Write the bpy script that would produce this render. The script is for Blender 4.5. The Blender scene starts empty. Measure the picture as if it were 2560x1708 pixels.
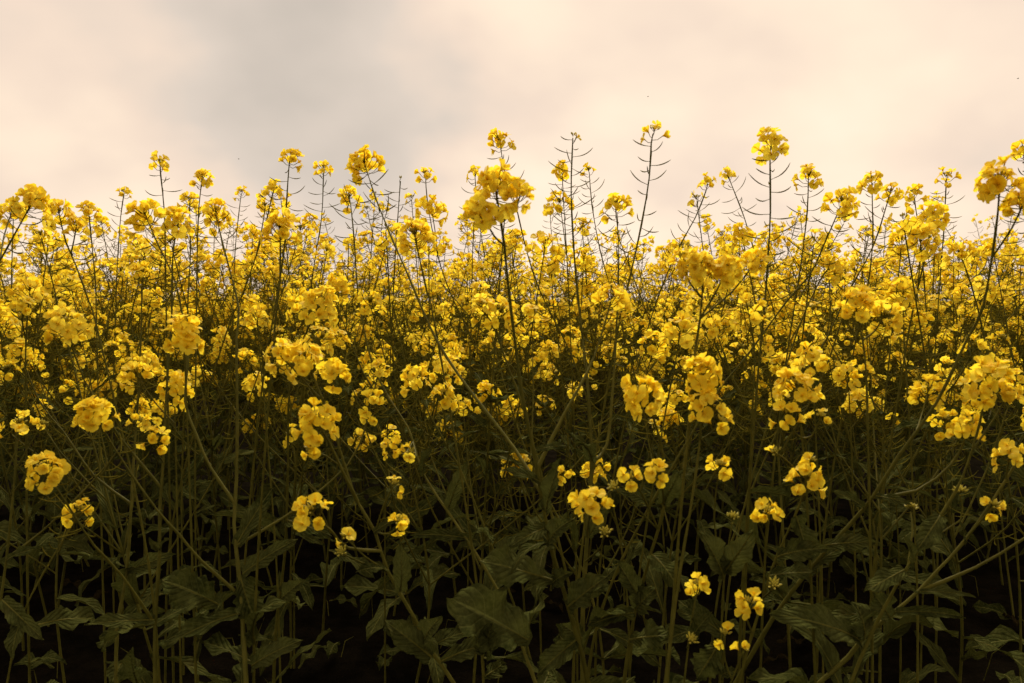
import bpy, math, random
import numpy as np
from mathutils import Vector, Matrix, Quaternion

R = math.radians
rng = random.Random(11)
nr = np.random.RandomState(5)
sc = bpy.context.scene
col = sc.collection

# ------------------------------------------------------------------ camera
CAM_Z = 0.90
FPX = 28.0 / 36.0 * 2560.0
PITCH = math.atan((854 - 752) / FPX)
cam_d = bpy.data.cameras.new("camera")
cam = bpy.data.objects.new("camera", cam_d)
col.objects.link(cam)
cam.location = (0, 0, CAM_Z)
cam.rotation_euler = (R(90) - PITCH, 0, 0)
cam_d.lens = 28.0
cam_d.sensor_width = 36.0
cam_d.clip_start = 0.02
cam_d.clip_end = 3000.0
cam_d.dof.use_dof = True
cam_d.dof.focus_distance = 1.9
cam_d.dof.aperture_fstop = 9.0
sc.camera = cam

# ------------------------------------------------------------------ sky and sun
SUN_EL, SUN_AZ = R(46), R(6)            # azimuth measured from +Y towards +X
world = bpy.data.worlds.new("World")
sc.world = world
world.use_nodes = True
nt = world.node_tree
nt.nodes.clear()


class NT:
    """tiny helper around a node tree"""
    def __init__(self, tree):
        self.t = tree

    def n(self, kind, **kw):
        node = self.t.nodes.new(kind)
        for k, v in kw.items():
            setattr(node, k, v)
        return node

    def l(self, a, b):
        self.t.links.new(a, b)

    def put(self, sock, v):
        if hasattr(v, "is_linked"):
            self.l(v, sock)
        else:
            sock.default_value = v

    def math(self, op, a, b=0.0, clamp=False):
        m = self.n("ShaderNodeMath", operation=op, use_clamp=clamp)
        self.put(m.inputs[0], a)
        self.put(m.inputs[1], b)
        return m.outputs[0]

    def vmath(self, op, a, b=(0, 0, 0)):
        m = self.n("ShaderNodeVectorMath", operation=op)
        self.put(m.inputs[0], a)
        self.put(m.inputs[1], b)
        return m

    def smooth(self, v, a, b, lo=0.0, hi=1.0):
        m = self.n("ShaderNodeMapRange", interpolation_type="SMOOTHSTEP")
        self.put(m.inputs[0], v)
        for i, q in enumerate((a, b, lo, hi)):
            m.inputs[i + 1].default_value = q
        return m.outputs[0]

    def mix(self, f, a, b, mode="MIX"):
        m = self.n("ShaderNodeMix", data_type="RGBA", blend_type=mode)
        self.put(m.inputs[0], f)
        self.put(m.inputs[6], a)
        self.put(m.inputs[7], b)
        return m.outputs[2]

    def noise(self, vec, scale, detail=3.0, rough=0.5):
        m = self.n("ShaderNodeTexNoise")
        if vec is not None:
            self.l(vec, m.inputs["Vector"])
        m.inputs["Scale"].default_value = scale
        m.inputs["Detail"].default_value = detail
        m.inputs["Roughness"].default_value = rough
        return m.outputs["Fac"]


def view_dir(px, py):
    f = Vector((0, math.cos(PITCH), -math.sin(PITCH)))
    u = Vector((0, math.sin(PITCH), math.cos(PITCH)))
    return f + Vector((1, 0, 0)) * ((px - 1280) / FPX) - u * ((py - 854) / FPX)


def at(px, py, d):
    """world point seen at photo pixel (px, py), d metres in front of the camera"""
    v = view_dir(px, py)
    return Vector((0, 0, CAM_Z)) + v * (d / v.y)


w = NT(nt)
sky = w.n("ShaderNodeTexSky", sky_type="NISHITA", sun_disc=False, sun_elevation=SUN_EL, sun_rotation=SUN_AZ)
skyc = w.mix(1.0, sky.outputs[0], (0.10, 0.10, 0.10, 1), "MULTIPLY")
tc = w.n("ShaderNodeTexCoord")
D = tc.outputs["Generated"]
sep = w.n("ShaderNodeSeparateXYZ")
w.l(D, sep.inputs[0])
den = w.math("ADD", w.math("MAXIMUM", sep.outputs[2], 0.0), 0.55)
flat = w.n("ShaderNodeCombineXYZ")
w.l(w.math("DIVIDE", sep.outputs[0], den), flat.inputs[0])
w.l(w.math("DIVIDE", sep.outputs[1], den), flat.inputs[1])
fl = flat.outputs[0]
n1 = w.noise(fl, 1.7, 3.0, 0.42)
n2 = w.noise(fl, 4.5, 3.0, 0.45)
cl = w.math("ADD", w.math("ADD", w.math("MULTIPLY", n1, 0.60), w.math("MULTIPLY", n2, 0.56)), -0.09)
# cloud banks lying in fixed compass directions
warp = w.n("ShaderNodeTexNoise")
w.l(fl, warp.inputs["Vector"])
warp.inputs["Scale"].default_value = 5.0
warp.inputs["Detail"].default_value = 3.0
wv = w.vmath("SCALE", w.vmath("SUBTRACT", warp.outputs["Color"], (0.5, 0.5, 0.5)).outputs[0])
wv.inputs["Scale"].default_value = 0.20
Dw = w.vmath("ADD", D, wv.outputs[0]).outputs[0]
KB = 0.60
banks = [  # photo pixel, radius, amount (minus = grey bank, plus = bright gap)
    (640, 100, .17, -.19), (760, 240, .20, -.26), (900, 340, .17, -.17), (690, -60, .22, -.14), (1600, 330, .16, -.09),
    (2540, 360, .15, -.16), (1000, 120, .09, -.05), (40, 220, .13, -.03),
    (390, 190, .15, .09), (330, 40, .13, .05), (1120, 40, .13, .10), (1180, 260, .10, .07), (1480, 600, .16, .26), (2120, 290, .20, .11),
    (2480, 60, .20, .10), (1700, 60, .25, .05), (430, 330, .09, .03), (1900, 180, .12, .04)]
for px, py, rad, amt in banks:
    dv = view_dir(px, py).normalized()
    dist = w.vmath("DISTANCE", Dw, tuple(dv)).outputs["Value"]
    g = w.smooth(dist, rad * 1.6, 0.0, 0.0, amt * KB)
    cl = w.math("ADD", cl, g)
ramp = w.n("ShaderNodeValToRGB")
w.l(cl, ramp.inputs[0])
els = ramp.color_ramp.elements
els[0].position, els[0].color = 0.0, (0.57, 0.50, 0.43, 1)
els[1].position, els[1].color = 0.60, (1.0, 0.81, 0.625, 1)
e = els.new(0.82); e.color = (1.10, 0.92, 0.73, 1)
e = els.new(0.25); e.color = (0.70, 0.60, 0.51, 1)
e = els.new(0.42); e.color = (0.86, 0.69, 0.555, 1)
# added dimming of the unseen sky behind the camera, darkens the plant fronts
back = w.smooth(sep.outputs[1], -0.45, 0.45, 0.78, 1.0)
cloud = w.mix(1.0, ramp.outputs[0], back, "MULTIPLY")
sky_all = w.mix(0.985, skyc, cloud)
bg = w.n("ShaderNodeBackground")
w.l(sky_all, bg.inputs[0])
bg.inputs[1].default_value = 0.54
wo = w.n("ShaderNodeOutputWorld")
w.l(bg.outputs[0], wo.inputs[0])

sun_d = bpy.data.lights.new("sun", "SUN")
sun_d.energy = 2.6
sun_d.angle = R(25)
sun_d.color = (1.0, 0.89, 0.70)
sun = bpy.data.objects.new("sun", sun_d)
col.objects.link(sun)
S = Vector((math.sin(SUN_AZ) * math.cos(SUN_EL), math.cos(SUN_AZ) * math.cos(SUN_EL), math.sin(SUN_EL)))
sun.rotation_euler = S.to_track_quat("Z", "Y").to_euler()
sun.location = (0, 6, 12)

sc.view_settings.view_transform = "Standard"
sc.view_settings.look = "None"
sc.view_settings.exposure = 1.0
sc.view_settings.gamma = 1.0
sc.cycles.max_bounces = 8
sc.cycles.diffuse_bounces = 5
sc.cycles.transmission_bounces = 4


# ------------------------------------------------------------------ materials
def new_mat(name):
    m = bpy.data.materials.new(name)
    m.use_nodes = True
    m.node_tree.nodes.clear()
    return m, NT(m.node_tree)


def finish(k, shader):
    o = k.n("ShaderNodeOutputMaterial")
    k.l(shader, o.inputs[0])


def leafy(name, c_dark, c_light, trans, tcol, rough, veins=False, scale=40.0, spec=0.3):
    m, k = new_mat(name)
    tc = k.n("ShaderNodeTexCoord")
    inf = k.n("ShaderNodeObjectInfo")
    off = k.vmath("ADD", tc.outputs["Object"], inf.outputs["Location"]).outputs[0]
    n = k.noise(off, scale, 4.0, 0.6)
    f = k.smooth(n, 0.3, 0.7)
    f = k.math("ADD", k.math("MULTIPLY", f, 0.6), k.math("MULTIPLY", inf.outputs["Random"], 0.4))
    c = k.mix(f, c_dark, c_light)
    bump = None
    if veins:
        uv = k.n("ShaderNodeSeparateXYZ")
        k.l(tc.outputs["UV"], uv.inputs[0])
        du = k.math("ABSOLUTE", k.math("SUBTRACT", uv.outputs[0], 0.5))
        rib = k.smooth(du, 0.045, 0.015)
        ph = k.math("SUBTRACT", uv.outputs[1], k.math("MULTIPLY", du, 0.55))
        wave = k.math("ABSOLUTE", k.math("SINE", k.math("MULTIPLY", ph, 27.0)))
        vein = k.math("MULTIPLY", k.smooth(wave, 0.20, 0.04), 0.38)
        c = k.mix(k.math("MAXIMUM", rib, vein), c, tuple(min(1, q * 1.9) for q in c_light[:3]) + (1,))
        bl = k.noise(off, 14.0, 3.0, 0.6)          # yellowing blotches
        c = k.mix(k.smooth(bl, 0.62, 0.78, 0.0, 0.55), c, (0.085, 0.066, 0.020, 1))
        b = k.n("ShaderNodeBump")
        b.inputs["Strength"].default_value = 1.0
        b.inputs["Distance"].default_value = 0.004
        fine = k.noise(off, 160.0, 3.0, 0.6)
        k.l(k.math("ADD", k.math("ADD", k.math("MULTIPLY", wave, 0.5), n), k.math("MULTIPLY", fine, 0.5)), b.inputs["Height"])
        c = k.mix(k.smooth(fine, .35, .7, 0, .35), c, tuple(q * 1.7 for q in c_light[:3]) + (1,))
        bump = b.outputs[0]
    p = k.n("ShaderNodeBsdfPrincipled")
    k.l(c, p.inputs["Base Color"])
    p.inputs["Roughness"].default_value = rough
    p.inputs["Specular IOR Level"].default_value = spec
    if bump:
        k.l(bump, p.inputs["Normal"])
    t = k.n("ShaderNodeBsdfTranslucent")
    k.l(k.mix(0.5, c, tcol), t.inputs[0])
    mx = k.n("ShaderNodeMixShader")
    mx.inputs[0].default_value = trans
    k.l(p.outputs[0], mx.inputs[1])
    k.l(t.outputs[0], mx.inputs[2])
    finish(k, mx.outputs[0])
    return m


def petal_material():
    m, k = new_mat("petal")
    tc = k.n("ShaderNodeTexCoord")
    inf = k.n("ShaderNodeObjectInfo")
    off = k.vmath("ADD", tc.outputs["Object"], inf.outputs["Location"]).outputs[0]
    n = k.noise(off, 60.0, 3.0, 0.6)
    c = k.mix(k.smooth(n, 0.3, 0.7), (0.94, 0.70, 0.022, 1), (0.955, 0.77, 0.046, 1))
    big = k.noise(off, 11.0, 2.0, 0.5)
    c = k.mix(k.smooth(k.math("ADD", k.math("MULTIPLY", big, .8), k.math("MULTIPLY", inf.outputs["Random"], .3)), .50, .78, 0, .5), c, (0.95, 0.79, 0.085, 1))
    uv = k.n("ShaderNodeSeparateXYZ")
    k.l(tc.outputs["UV"], uv.inputs[0])
    claw = k.smooth(uv.outputs[1], 0.42, 0.10)
    c = k.mix(k.math("MULTIPLY", claw, 0.25), c, (0.90, 0.60, 0.03, 1))
    ve = k.math("ABSOLUTE", k.math("SINE", k.math("MULTIPLY", uv.outputs[0], 22.0)))
    c = k.mix(k.smooth(ve, 0.25, 0.05, 0.0, 0.14), c, (0.75, 0.50, 0.02, 1))
    d = k.n("ShaderNodeBsdfPrincipled")
    k.l(c, d.inputs["Base Color"])
    d.inputs["Roughness"].default_value = 0.62
    d.inputs["Specular IOR Level"].default_value = 0.15
    t = k.n("ShaderNodeBsdfTranslucent")
    k.l(c, t.inputs[0])
    mx = k.n("ShaderNodeMixShader")
    mx.inputs[0].default_value = 0.56
    k.l(d.outputs[0], mx.inputs[1])
    k.l(t.outputs[0], mx.inputs[2])
    finish(k, mx.outputs[0])
    return m


M_PETAL = petal_material()
M_STEM = leafy("stem_green", (0.068, 0.066, 0.009, 1), (0.138, 0.127, 0.020, 1), 0.20, (0.34, 0.31, 0.05, 1), 0.6, scale=55.0, spec=0.08)
M_POD = leafy("pod_green", (0.105, 0.093, 0.012, 1), (0.175, 0.148, 0.022, 1), 0.32, (0.42, 0.39, 0.06, 1), 0.6, scale=70.0, spec=0.0)
M_BUD = leafy("bud_green", (0.36, 0.33, 0.04, 1), (0.60, 0.50, 0.06, 1), 0.15, (0.6, 0.5, 0.06, 1), 0.5, scale=90.0)
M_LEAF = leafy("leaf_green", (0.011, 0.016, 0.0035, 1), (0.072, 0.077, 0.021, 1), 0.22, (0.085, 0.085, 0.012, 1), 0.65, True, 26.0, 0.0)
M_DRY = leafy("leaf_dry", (0.012, 0.009, 0.0032, 1), (0.026, 0.019, 0.007, 1), 0.15, (0.06, 0.045, 0.02, 1), 0.8, True, 25.0, 0.0)
MATS = [M_PETAL, M_STEM, M_POD, M_BUD, M_LEAF, M_DRY]
PETAL, STEM, POD, BUD, LEAF, DRY = range(6)


# ------------------------------------------------------------------ mesh building
class MB:
    """collects quad chunks (verts, quads, material, uv) and links them as ONE mesh"""
    def __init__(self):
        self.v, self.f, self.m, self.uv, self.n = [], [], [], [], 0

    def add(self, v, f, mat, uv=None):
        v = np.asarray(v, float); f = np.asarray(f, int)
        self.v.append(v); self.f.append(f + self.n)
        self.m.append(np.full(len(f), mat))
        self.uv.append(uv if uv is not None else np.zeros((len(v), 2)))
        self.n += len(v)

    def merge(self, o, M=None):
        if not o.v:
            return
        v, f, m, uv = o.arrays()
        if M is not None:
            A = np.array(M)
            v = v @ A[:3, :3].T + A[:3, 3]
        self.v.append(v); self.f.append(f + self.n); self.m.append(m); self.uv.append(uv)
        self.n += len(v)

    def arrays(self):
        return np.concatenate(self.v), np.concatenate(self.f), np.concatenate(self.m), np.concatenate(self.uv)

    def mesh(self, name, origin=None):
        me = bpy.data.meshes.new(name)
        v, f, m, uv = self.arrays()
        if origin is not None:
            v = v - np.array(origin)
        nf = len(f)
        me.vertices.add(len(v))
        me.vertices.foreach_set("co", v.astype(np.float32).ravel())
        me.loops.add(nf * 4)
        me.loops.foreach_set("vertex_index", f.astype(np.int32).ravel())
        me.polygons.add(nf)
        me.polygons.foreach_set("loop_start", np.arange(0, nf * 4, 4, dtype=np.int32))
        me.polygons.foreach_set("use_smooth", np.ones(nf, bool))
        used = sorted(set(m.tolist()))
        rem = np.zeros(len(MATS), int)
        for i, q in enumerate(used):
            me.materials.append(MATS[q]); rem[q] = i
        me.polygons.foreach_set("material_index", rem[m].astype(np.int32))
        l = me.uv_layers.new(name="UVMap")
        l.data.foreach_set("uv", uv[f.ravel()].astype(np.float32).ravel())
        me.update(calc_edges=True)
        return me

    def build(self, name, parent=None, origin=None):
        o = bpy.data.objects.new(name, self.mesh(name, origin))
        col.objects.link(o)
        if parent is not None:
            o.parent = parent
        return o


def tube(mb, pts, rad, mat, k=6):
    P = np.array([tuple(p) for p in pts], float)
    n = len(P)
    r = np.asarray(rad, float) if np.ndim(rad) else np.full(n, rad)
    T = np.gradient(P, axis=0)
    T /= np.linalg.norm(T, axis=1)[:, None] + 1e-12
    a = np.array([0, 0, 1.0]) if abs(T[0, 2]) < 0.9 else np.array([1.0, 0, 0])
    U = np.cross(T, a)
    bad = np.linalg.norm(U, axis=1) < 1e-3
    U[bad] = np.array([0, 1.0, 0])
    for i in range(1, n):                      # parallel transport
        u = U[i - 1] - T[i] * (U[i - 1] @ T[i]) if i > 0 else U[0]
        q = np.linalg.norm(u)
        if q > 1e-6:
            U[i] = u / q
    U[0] /= np.linalg.norm(U[0])
    W = np.cross(T, U)
    an = np.arange(k) * 2 * math.pi / k
    ring = (U[:, None, :] * np.cos(an)[None, :, None] + W[:, None, :] * np.sin(an)[None, :, None]) * r[:, None, None] + P[:, None, :]
    v = ring.reshape(-1, 3)
    i, j = np.meshgrid(np.arange(n - 1), np.arange(k), indexing="ij")
    j2 = (j + 1) % k
    f = np.stack([i * k + j, i * k + j2, (i + 1) * k + j2, (i + 1) * k + j], -1).reshape(-1, 4)
    mb.add(v, f, mat)


def smooth_path(pts, step=0.03):
    """Catmull-Rom through the points"""
    P = [Vector(p) for p in pts]
    P = [P[0] * 2 - P[1]] + P + [P[-1] * 2 - P[-2]]
    out = []
    for i in range(1, len(P) - 2):
        a, b, c, d = P[i - 1:i + 3]
        n = max(2, int((c - b).length / step))
        for s in range(n):
            t = s / n
            out.append(0.5 * ((2 * b) + (c - a) * t + (2 * a - 5 * b + 4 * c - d) * t * t + (3 * b - a - 3 * c + d) * t ** 3))
    out.append(P[-2])
    return out


def grid_faces(nv, nu):
    i, j = np.meshgrid(np.arange(nv - 1), np.arange(nu - 1), indexing="ij")
    return np.stack([i * nu + j, i * nu + j + 1, (i + 1) * nu + j + 1, (i + 1) * nu + j], -1).reshape(-1, 4)


def petal(mb, ang, opening, length, halfw, cup, nu, nv, rr, M=None):
    """one petal: narrow claw rising along the flower axis, then a broad rounded blade bending outwards"""
    vs = np.linspace(0, 1, nv); us = np.linspace(-1, 1, nu)
    prof = np.interp(vs, [0, .25, .45, .65, .85, 1.0], [.18, .34, .80, 1.0, .97, .60])
    th = np.interp(vs, [0, .3, .6, 1], [0.30, 0.50, 1.0, 1.0]) * opening
    ds = length / (nv - 1)
    x = np.concatenate([[0], np.cumsum(np.sin((th[1:] + th[:-1]) / 2) * ds)]) + 0.0008
    z = np.concatenate([[0], np.cumsum(np.cos((th[1:] + th[:-1]) / 2) * ds)])
    jit = [rr.uniform(-1, 1) for _ in range(3)]
    X = x[:, None] - cup * (us[None] ** 2) * prof[:, None] * np.cos(th)[:, None] * halfw
    Y = us[None] * prof[:, None] * halfw * (1 + 0.08 * jit[0])
    Z = z[:, None] + cup * (us[None] ** 2) * prof[:, None] * np.sin(th)[:, None] * halfw + 0.0009 * np.sin(us[None] * 3 + jit[1] * 3) * vs[:, None] * (1 + jit[2])
    X = np.broadcast_to(X, Y.shape)
    ca, sa = math.cos(ang), math.sin(ang)
    v = np.stack([X * ca - Y * sa, X * sa + Y * ca, Z], -1).reshape(-1, 3)
    uv = np.stack(np.broadcast_arrays((us[None] + 1) / 2, vs[:, None]), -1).reshape(-1, 2)
    mb.add(v, grid_faces(nv, nu), PETAL, uv)


def flower_mb(rr, detail):
    mb = MB()
    op = rr.choice([0.8, 1.05, 1.25, 1.4, 1.5, 1.6])
    nu, nv = {2: (5, 7), 1: (4, 5), 0: (2, 3)}[detail]
    for q in range(4):
        petal(mb, q * math.pi / 2 + rr.uniform(-.22, .22) + (0.15 if q % 2 else -0.15), op * rr.uniform(.85, 1.15), 0.0130 * rr.uniform(.88, 1.1),
              0.0068 * rr.uniform(.88, 1.12), rr.uniform(-.05, .35), nu, nv, rr)
    if detail:
        tube(mb, [(0, 0, -.002), (0, 0, .002), (0, 0, .007), (0, 0, .0085)], [.0006, .0012, .0011, .0002], PETAL, 5)
        for q in range(4 if detail == 2 else 2):
            a = q * 1.571 + .5
            tube(mb, [(0, 0, .001), (.0015 * math.cos(a), .0015 * math.sin(a), .006), (.0022 * math.cos(a), .0022 * math.sin(a), .0078)], [.0003, .0003, .0007], PETAL, 3)
    return mb


def bud_shape(mb, p, d, L, r, k=5):
    d = Vector(d).normalized(); p = Vector(p)
    tube(mb, [p, p + d * L * .25, p + d * L * .6, p + d * L], [r * .35, r, r * .85, r * .12], BUD, k)


NVAR = 9
FL2 = [flower_mb(random.Random(100 + i), 2) for i in range(NVAR)]
FL1 = [flower_mb(random.Random(100 + i), 1) for i in range(NVAR)]
FL0 = [flower_mb(random.Random(100 + i), 0) for i in range(NVAR)]
FL2_MESH = [f.mesh("flower") for f in FL2]


def frame_to(n, roll=0.0):
    return Vector(n).to_track_quat("Z", "Y") @ Quaternion((0, 0, 1), roll)


def head_layout(rr, n, size, buds):
    """flowers of one raceme top: open flowers in a dome round the tip, buds crowded at its middle.
    size 1 is about 7 cm across. Returns flower matrices (pedicel end, facing) and the two meshes."""
    ped, bud = MB(), MB()
    fl = []
    s = size
    n = n if n < 8 else int(n * .8)
    H = 0.034 * s
    a0 = rr.uniform(0, 6.28)
    for i in range(n):
        t = (i + 0.5) / max(n, 1)
        a = a0 + i * 2.39996 + rr.uniform(-.6, .6)
        el = R(2 + 62 * t ** 1.3) + rr.uniform(-.2, .2)
        L = (0.028 - 0.008 * t) * s * rr.uniform(.70, 1.25)
        base = Vector((0, 0, H * t * 0.9 - 0.004))
        d = Vector((math.cos(a) * math.cos(el), math.sin(a) * math.cos(el), math.sin(el)))
        end = base + d * L + Vector((0, 0, 0.003))
        nrm = (d + Vector((rr.uniform(-.6, .6), rr.uniform(-.6, .6), rr.uniform(-.4, .6)))).normalized()
        fl.append((end, frame_to(nrm, rr.uniform(0, 1.57)), rr.uniform(.90, 1.20) * (0.55 + 0.45 * s), rr.randrange(NVAR)))
        mid = base + d * L * .5 - Vector((0, 0, 0.0015))
        tube(ped, [base, mid, end], [.0006, .0005, .0007], POD, 4)
    nb = buds
    for i in range(nb):
        t = (i + .5) / max(nb, 1)
        a = i * 2.39996
        el = R(25 + 65 * t)
        L = (0.013 - 0.007 * t) * s * (1.0 if n else 1.25)
        base = Vector((0, 0, H * .78))
        d = Vector((math.cos(a) * math.cos(el), math.sin(a) * math.cos(el), math.sin(el)))
        p = base + d * L
        tube(bud, [base, p], [.0004, .0004], POD, 3)
        bud_shape(bud, p, d + Vector((0, 0, .3)), .0062 * rr.uniform(.75, 1.15), .0016)
    return fl, ped, bud


def pods_along(mb, path, rr, length, k=3, seg=5, spacing=0.0072, start=0.0, young=True):
    """young curved seed pods spiralling down the stem below the flowers"""
    P = [Vector(p) for p in path]
    cum = [0.0]
    for a, b in zip(P[::-1], P[::-1][1:]):
        cum.append(cum[-1] + (b - a).length)
    Q = P[::-1]
    s, i = start, 0
    ang = rr.uniform(0, 6.28)
    while s < length and s < cum[-1] - .02:
        while i < len(cum) - 2 and cum[i + 1] < s:
            i += 1
        t = (s - cum[i]) / max(cum[i + 1] - cum[i], 1e-6)
        p = Q[i].lerp(Q[i + 1], t)
        T = (Q[i] - Q[i + 1]).normalized()
        side = T.orthogonal().normalized()
        side = Quaternion(T, ang) @ side
        g = min(1.0, .45 + s / .12)
        if rr.random() < .14:
            ang += 2.39996; s += spacing
            continue
        Lp = 0.014 * rr.uniform(.8, 1.2)
        Lq = 0.030 * g * rr.uniform(.55, 1.3)
        e1 = rr.uniform(-.2, .5)
        e2 = e1 + rr.uniform(.25, .85)
        up = (T * .8 + Vector((0, 0, .2))).normalized()
        pts = [p]; cur = p.copy()
        for q in range(seg):
            f = (q + .5) / seg
            if f < .35:
                e_ = e1 - .1
            else:
                e_ = e1 + (e2 - e1) * (f - .35) / .65
            cur = cur + (side * math.cos(e_) + up * math.sin(e_)) * ((Lp + Lq) / seg)
            pts.append(cur)
        rr_ = np.interp(np.linspace(0, 1, seg + 1), [0, .3, .38, .8, 1], [.00055, .00050, .00105, .0010, .0003])
        tube(mb, pts, rr_, POD, k)
        ang += 2.39996 + rr.uniform(-.3, .3)
        s += spacing * rr.uniform(.7, 1.5)


def leaf_mb(base, tip, width, rr, face=None, droop=0.12, nv=14, nu=7, mat=LEAF, broad=False, clasp=True):
    """leaf blade with folded midrib, wavy toothed margin and a drooping spine; a raised midrib runs under it"""
    mb = MB()
    base, tip = Vector(base), Vector(tip)
    ax = tip - base
    L = ax.length
    ax.normalize()
    face = Vector(face) if face is not None else Vector((rr.uniform(-.4, .4), -0.6, 0.9))
    nrm = (face - ax * face.dot(ax)).normalized()
    sd = ax.cross(nrm).normalized()
    vs = np.linspace(0, 1, nv); us = np.linspace(-1, 1, nu)
    if broad:
        prof = np.interp(vs, [0, .12, .3, .5, .72, .9, 1], [.25, .38, .70, .98, .95, .55, .03])
    elif clasp:
        prof = np.interp(vs, [0, .06, .18, .45, .7, .9, 1], [.55, .72, .66, .98, .80, .36, .02])
    else:
        prof = np.interp(vs, [0, .1, .3, .5, .8, .95, 1], [.12, .3, .8, 1, .6, .2, .02])
    ph, ph2 = rr.uniform(0, 6), rr.uniform(0, 6)
    tooth = 1 + (0.15 if broad else .07) * np.sin(vs * rr.uniform(34, 46) + ph) * (vs > .1) * (vs < .95) + 0.06 * np.sin(vs * 9 + ph2)
    fold = rr.uniform(.1, .45)
    amp = width * (0.26 if broad else 0.16)
    droopv = -droop * L * 4 * (vs * (1 - vs)) * -1.0
    twist = rr.uniform(-.5, .5)
    V = np.zeros((nv, nu, 3))
    A, N, Sd = np.array(ax), np.array(nrm), np.array(sd)
    for i, t in enumerate(vs):
        c, s_ = math.cos(twist * t), math.sin(twist * t)
        S2 = Sd * c + N * s_; N2 = N * c - Sd * s_
        hw = width / 2 * prof[i]
        cen = np.array(base) + A * L * t + N * droopv[i]
        for j, u in enumerate(us):
            edge = hw * (tooth[i] if abs(u) > .9 else 1)
            wob = amp * abs(u) ** 1.5 * math.sin(t * 13 + ph + (1.3 if u > 0 else 0)) * min(1, t * 4)
            V[i, j] = cen + S2 * u * edge + N2 * (fold * abs(u) * hw + wob)
    uv = np.stack(np.broadcast_arrays((us[None] + 1) / 2, vs[:, None]), -1).reshape(-1, 2)
    mb.add(V.reshape(-1, 3), grid_faces(nv, nu), mat, uv)
    spine = V[:, nu // 2] - N * width * .012
    tube(mb, spine, np.linspace(.0016, .0004, nv) * min(1.4, width / .03), STEM if mat != DRY else DRY, 4)
    return mb


# ------------------------------------------------------------------ tagging
def tag(o, label, cat, group=None, kind=None):
    o["label"] = label
    o["category"] = cat
    if group: o["group"] = group
    if kind: o["kind"] = kind
    return o


def empty(name, loc):
    o = bpy.data.objects.new(name, None)
    o.empty_display_size = 0.05
    o.location = loc
    col.objects.link(o)
    return o


# ------------------------------------------------------------------ ground
def ground():
    m, k = new_mat("soil")
    tc = k.n("ShaderNodeTexCoord")
    o = tc.outputs["Object"]
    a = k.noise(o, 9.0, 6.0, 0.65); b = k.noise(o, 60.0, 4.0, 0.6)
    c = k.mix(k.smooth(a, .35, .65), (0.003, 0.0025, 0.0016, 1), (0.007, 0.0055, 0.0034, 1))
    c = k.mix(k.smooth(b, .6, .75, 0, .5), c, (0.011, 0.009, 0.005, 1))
    p = k.n("ShaderNodeBsdfPrincipled")
    k.l(c, p.inputs["Base Color"])
    p.inputs["Roughness"].default_value = 0.95
    p.inputs["Specular IOR Level"].default_value = 0.0
    bp = k.n("ShaderNodeBump"); bp.inputs["Distance"].default_value = 0.02
    k.l(k.math("ADD", a, k.math("MULTIPLY", b, .4)), bp.inputs["Height"])
    k.l(bp.outputs[0], p.inputs["Normal"])
    finish(k, p.outputs[0])
    xs = np.concatenate([[-900, -200, -60, -20], np.linspace(-8, 8, 90), [20, 60, 200, 900]])
    ys = np.concatenate([[-300, -40, -8], np.linspace(-2, 9, 70), [14, 30, 80, 300, 1800]])
    X, Y = np.meshgrid(xs, ys)
    Z = 0.016 * np.sin(X * 7 + np.sin(Y * 5) * 2) * np.sin(Y * 8 + X) + nr.uniform(-.009, .009, X.shape)
    Z = np.where((abs(X) < 8.1) & (Y > -2.1) & (Y < 9.1), Z, -0.01)
    v = np.stack([X, Y, Z], -1).reshape(-1, 3)
    me = bpy.data.meshes.new("ground")
    me.from_pydata(v.tolist(), [], grid_faces(len(ys), len(xs)).tolist())
    for p_ in me.polygons: p_.use_smooth = True
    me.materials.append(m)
    g = bpy.data.objects.new("ground", me)
    col.objects.link(g)
    g["kind"] = "structure"
    g["label"] = "dark bare soil under the rapeseed crop"
    g["category"] = "ground"


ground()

# ------------------------------------------------------------------ one plant
EDGE = "rapeseed plants along the near edge of the field"


def place_head(root, base, end, tang, rr, n, size, buds, split):
    """flower_head part (pedicels) > flower sub-parts and a bud_cluster"""
    ax = (tang.normalized() + Vector((rr.uniform(-.12, .12), rr.uniform(-.30, .05), .35))).normalized()
    q = frame_to(ax, rr.uniform(0, 6.28))
    loc = Vector(end) - ax * 0.020 * size - Vector(base)
    fl, ped, bud = head_layout(rr, n, size, buds)
    if not split:
        for p, fq, s, v in fl:
            M = Matrix.Translation(p) @ fq.to_matrix().to_4x4() @ Matrix.Scale(s, 4)
            ped.merge(FL1[v], M)
    if not ped.v:
        tube(ped, [(0, 0, 0), (0, 0, .02 * size)], [.0011, .0006], STEM, 5)
    h = ped.build("flower_head", root)
    h.location = loc
    h.rotation_mode = "QUATERNION"
    h.rotation_quaternion = q
    if split:
        for p, fq, s, v in fl:
            o = bpy.data.objects.new("flower", FL2_MESH[v])
            col.objects.link(o)
            o.parent = h
            o.location = p
            o.rotation_mode = "QUATERNION"
            o.rotation_quaternion = fq
            o.scale = (s, s, s)
    if bud.v:
        bud.build("bud_cluster", h)


def to_world(path, d0, d1):
    n = len(path)
    return [at(x, y, d0 + (d1 - d0) * (i / max(n - 1, 1))) for i, (x, y) in enumerate(path)]


def extend_down(pts):
    """carry a stem on from its lowest traced point to the soil"""
    p, q = pts[0], pts[1]
    t = (p - q).normalized()
    h = p.z
    out = []
    slope = Vector((t.x, t.y, 0)) / max(-t.z, .35)
    m = p + Vector((slope.x * h * .35, slope.y * h * .35, -h * .5))
    g = Vector((m.x + slope.x * h * .08, m.y + slope.y * h * .08, -.01))
    return [g, m] + pts


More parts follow.
